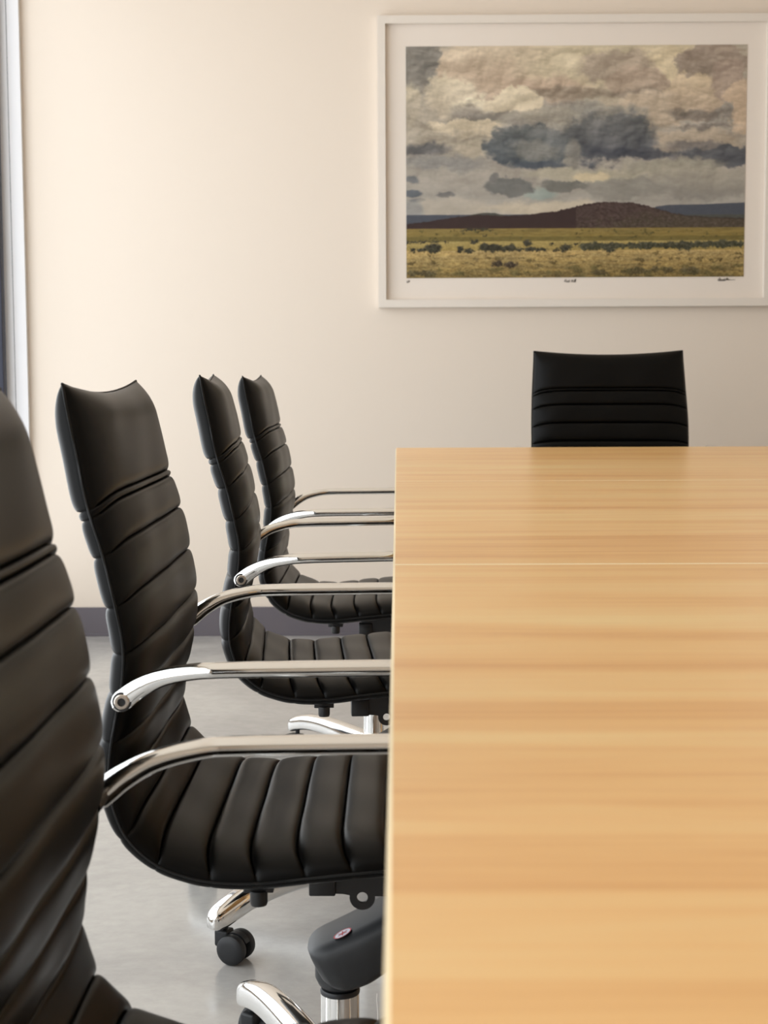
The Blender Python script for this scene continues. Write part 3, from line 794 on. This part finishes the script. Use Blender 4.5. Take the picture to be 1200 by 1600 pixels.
    for k in range(5):
        if k == 0:
            stn = [(0.022, .0220, .085, .032), (0.05, .0225, .089, .029), (0.10, .0220, .0945, .0245), (0.16, .0215, .0985, .0210), (0.22, .0210, .0985, .0195), (0.28, .0205, .0930, .0190), (0.32, .0205, .0840, .0190), (0.345, .0190, .0760, .0185), (0.360, .0150, .0715, .0160), (0.368, .008, .0690, .0100)]
            st = catmull([(a, b, c) for a, b, c, d in stn], 4); hs = catmull([(a, d, 0) for a, b, c, d in stn], 4)
            rings = []
            for p, h in zip(st, hs):
                rg = []
                for j in range(24):
                    an = 2*PI*j/24; c, s_ = math.cos(an), math.sin(an)
                    ex = 0.75 if s_ > 0 else 0.35
                    rg.append((p.x, p.y*math.copysign(abs(c)**(0.75 if s_ > 0 else 0.5), c), p.z+h.y*math.copysign(abs(s_)**ex, s_)))
                rings.append(rg)
            bm = bmesh.new(); loft(bm, rings); leg = obj('base_leg', bm, M['chrome'], t, 50)
            bm = bmesh.new()
            lathe(bm, [(0.0055, 0.03), (0.0055, 0.066)], 16)
            # hood over the twin wheels, trailing towards +x
            hr = []
            for yv, rr_ in ((-0.0235, 0.0), (-0.0230, 0.0)): pass
            for sgn in (0,):
                prof_ = [(0.021+0.0235*math.cos(a), 0.0265+0.0235*math.sin(a)) for a in np.linspace(math.radians(20), math.radians(195), 14)]
                inn = [(0.021+0.0120*math.cos(a), 0.0265+0.0120*math.sin(a)) for a in np.linspace(math.radians(195), math.radians(20), 14)]
                o2 = prof_+inn
                va = [bm.verts.new((x, -0.0065, z)) for x, z in o2]; vb = [bm.verts.new((x, 0.0065, z)) for x, z in o2]
                for j in range(len(o2)):
                    bm.faces.new((va[j], va[(j+1) % len(o2)], vb[(j+1) % len(o2)], vb[j]))
                for j in range(13):
                    n2 = len(o2)
                    bm.faces.new((va[j], va[j+1], va[n2-2-j], va[n2-1-j])); bm.faces.new((vb[j], vb[n2-1-j], vb[n2-2-j], vb[j+1]))
            box(bm, -0.013, 0.012, -0.012, 0.012, 0.024, 0.052, 0.004, 3)
            lathe(bm, [(0.005, -0.02), (0.005, 0.02)], 12, (0.021, 0, 0.0245), 'Y')
            cs = obj('caster', bm, M['plastic'], t, 35)
            wl = []
            for sd in (-1, 1):
                bm = bmesh.new(); lathe(bm, [(0.018, sd*0.0068), (0.0232, sd*0.0080), (0.0245, sd*0.0105), (0.0245, sd*0.0180), (0.0238, sd*0.0215), (0.0205, sd*0.0245), (0.012, sd*0.0260), (0.0005, sd*0.0264)], 36, (0.021, 0, 0.0245), 'Y')
                wl.append(obj('wheel', bm, M['plastic'], cs, 35))
            leg0, cs0, wl0 = leg, cs, wl
        else:
            leg = leg0.copy(); COL.objects.link(leg); leg.parent = t
            cs = cs0.copy(); COL.objects.link(cs); cs.parent = t
            for q in wl0:
                z_ = q.copy(); COL.objects.link(z_); z_.parent = cs
        leg.rotation_euler.z = 2*PI*k/5
        leg['k'] = k; cs['k'] = k
    return t

def base_pose(t, deg, swivels):
    for ch in t.children:
        if 'k' in ch.keys():
            k = ch['k']; a = math.radians(deg)+2*PI*k/5
            if ch.name.startswith('base_leg'): ch.rotation_euler.z = a
            else:
                ch.location = (0.338*math.cos(a), 0.338*math.sin(a), 0); ch.rotation_euler.z = math.radians(swivels[k])-0.0
def lift(t, dz):
    for ch in t.children:
        if ch.name.split('.')[0] in LIFTED: ch.location.z += dz
def copy_tree(o, parent=None):
    c = o.copy(); COL.objects.link(c); c.parent = parent
    for ch in list(o.children): copy_tree(ch, c)
    return c

c0 = make_chair('second black ribbed leather chair from the camera, its whole backrest and chrome arm bolt showing')
specs = [  # x, y, rz, base angle, swivels, lift, label
    (-0.066, 1.805, 0, 114, (60, 200, 150, 20, 300), 0.0, None),
    (-0.052, 2.690, 4.0, 228-4, (-27, 40, 150, 200, 100), 0.005, 'black ribbed leather chair in the middle of the row, narrow backrest swivelled slightly away'),
    (-0.052, 3.510, 0, 125, (150, 30, 100, 260, 10), 0.0, 'farthest black ribbed leather chair along the left side of the table'),
    (-0.028, 0.960, 0, 110, (10, 90, 30, 140, 200), 0.0, 'nearest black ribbed leather chair, cropped by the left edge and lower corner'),
    (0.640, 4.425, -90, 20, (10, 50, 90, 200, 260), 0.066, 'black ribbed leather chair at the head of the table in front of the picture wall'),
]
chairs = [c0]+[copy_tree(c0) for _ in specs[1:]]
for ch, (x, y, rz, ba, sw, dz, lb) in zip(chairs, specs):
    ch.location = (x, y, 0); ch.rotation_euler.z = math.radians(rz)
    if lb: ch['label'] = lb
    base_pose(ch, ba, sw); lift(ch, dz)
    if y < 1:
        for a_ in ch.children:
            if a_.name.startswith('armrest'): a_.location.z -= 0.008 if max(v.co.y for v in a_.data.vertices) > 0 else 0.014   # fitted one notch lower on this chair
for ch in chairs:
    for k in ch.children:
        if 'k' in k.keys(): del k['k']
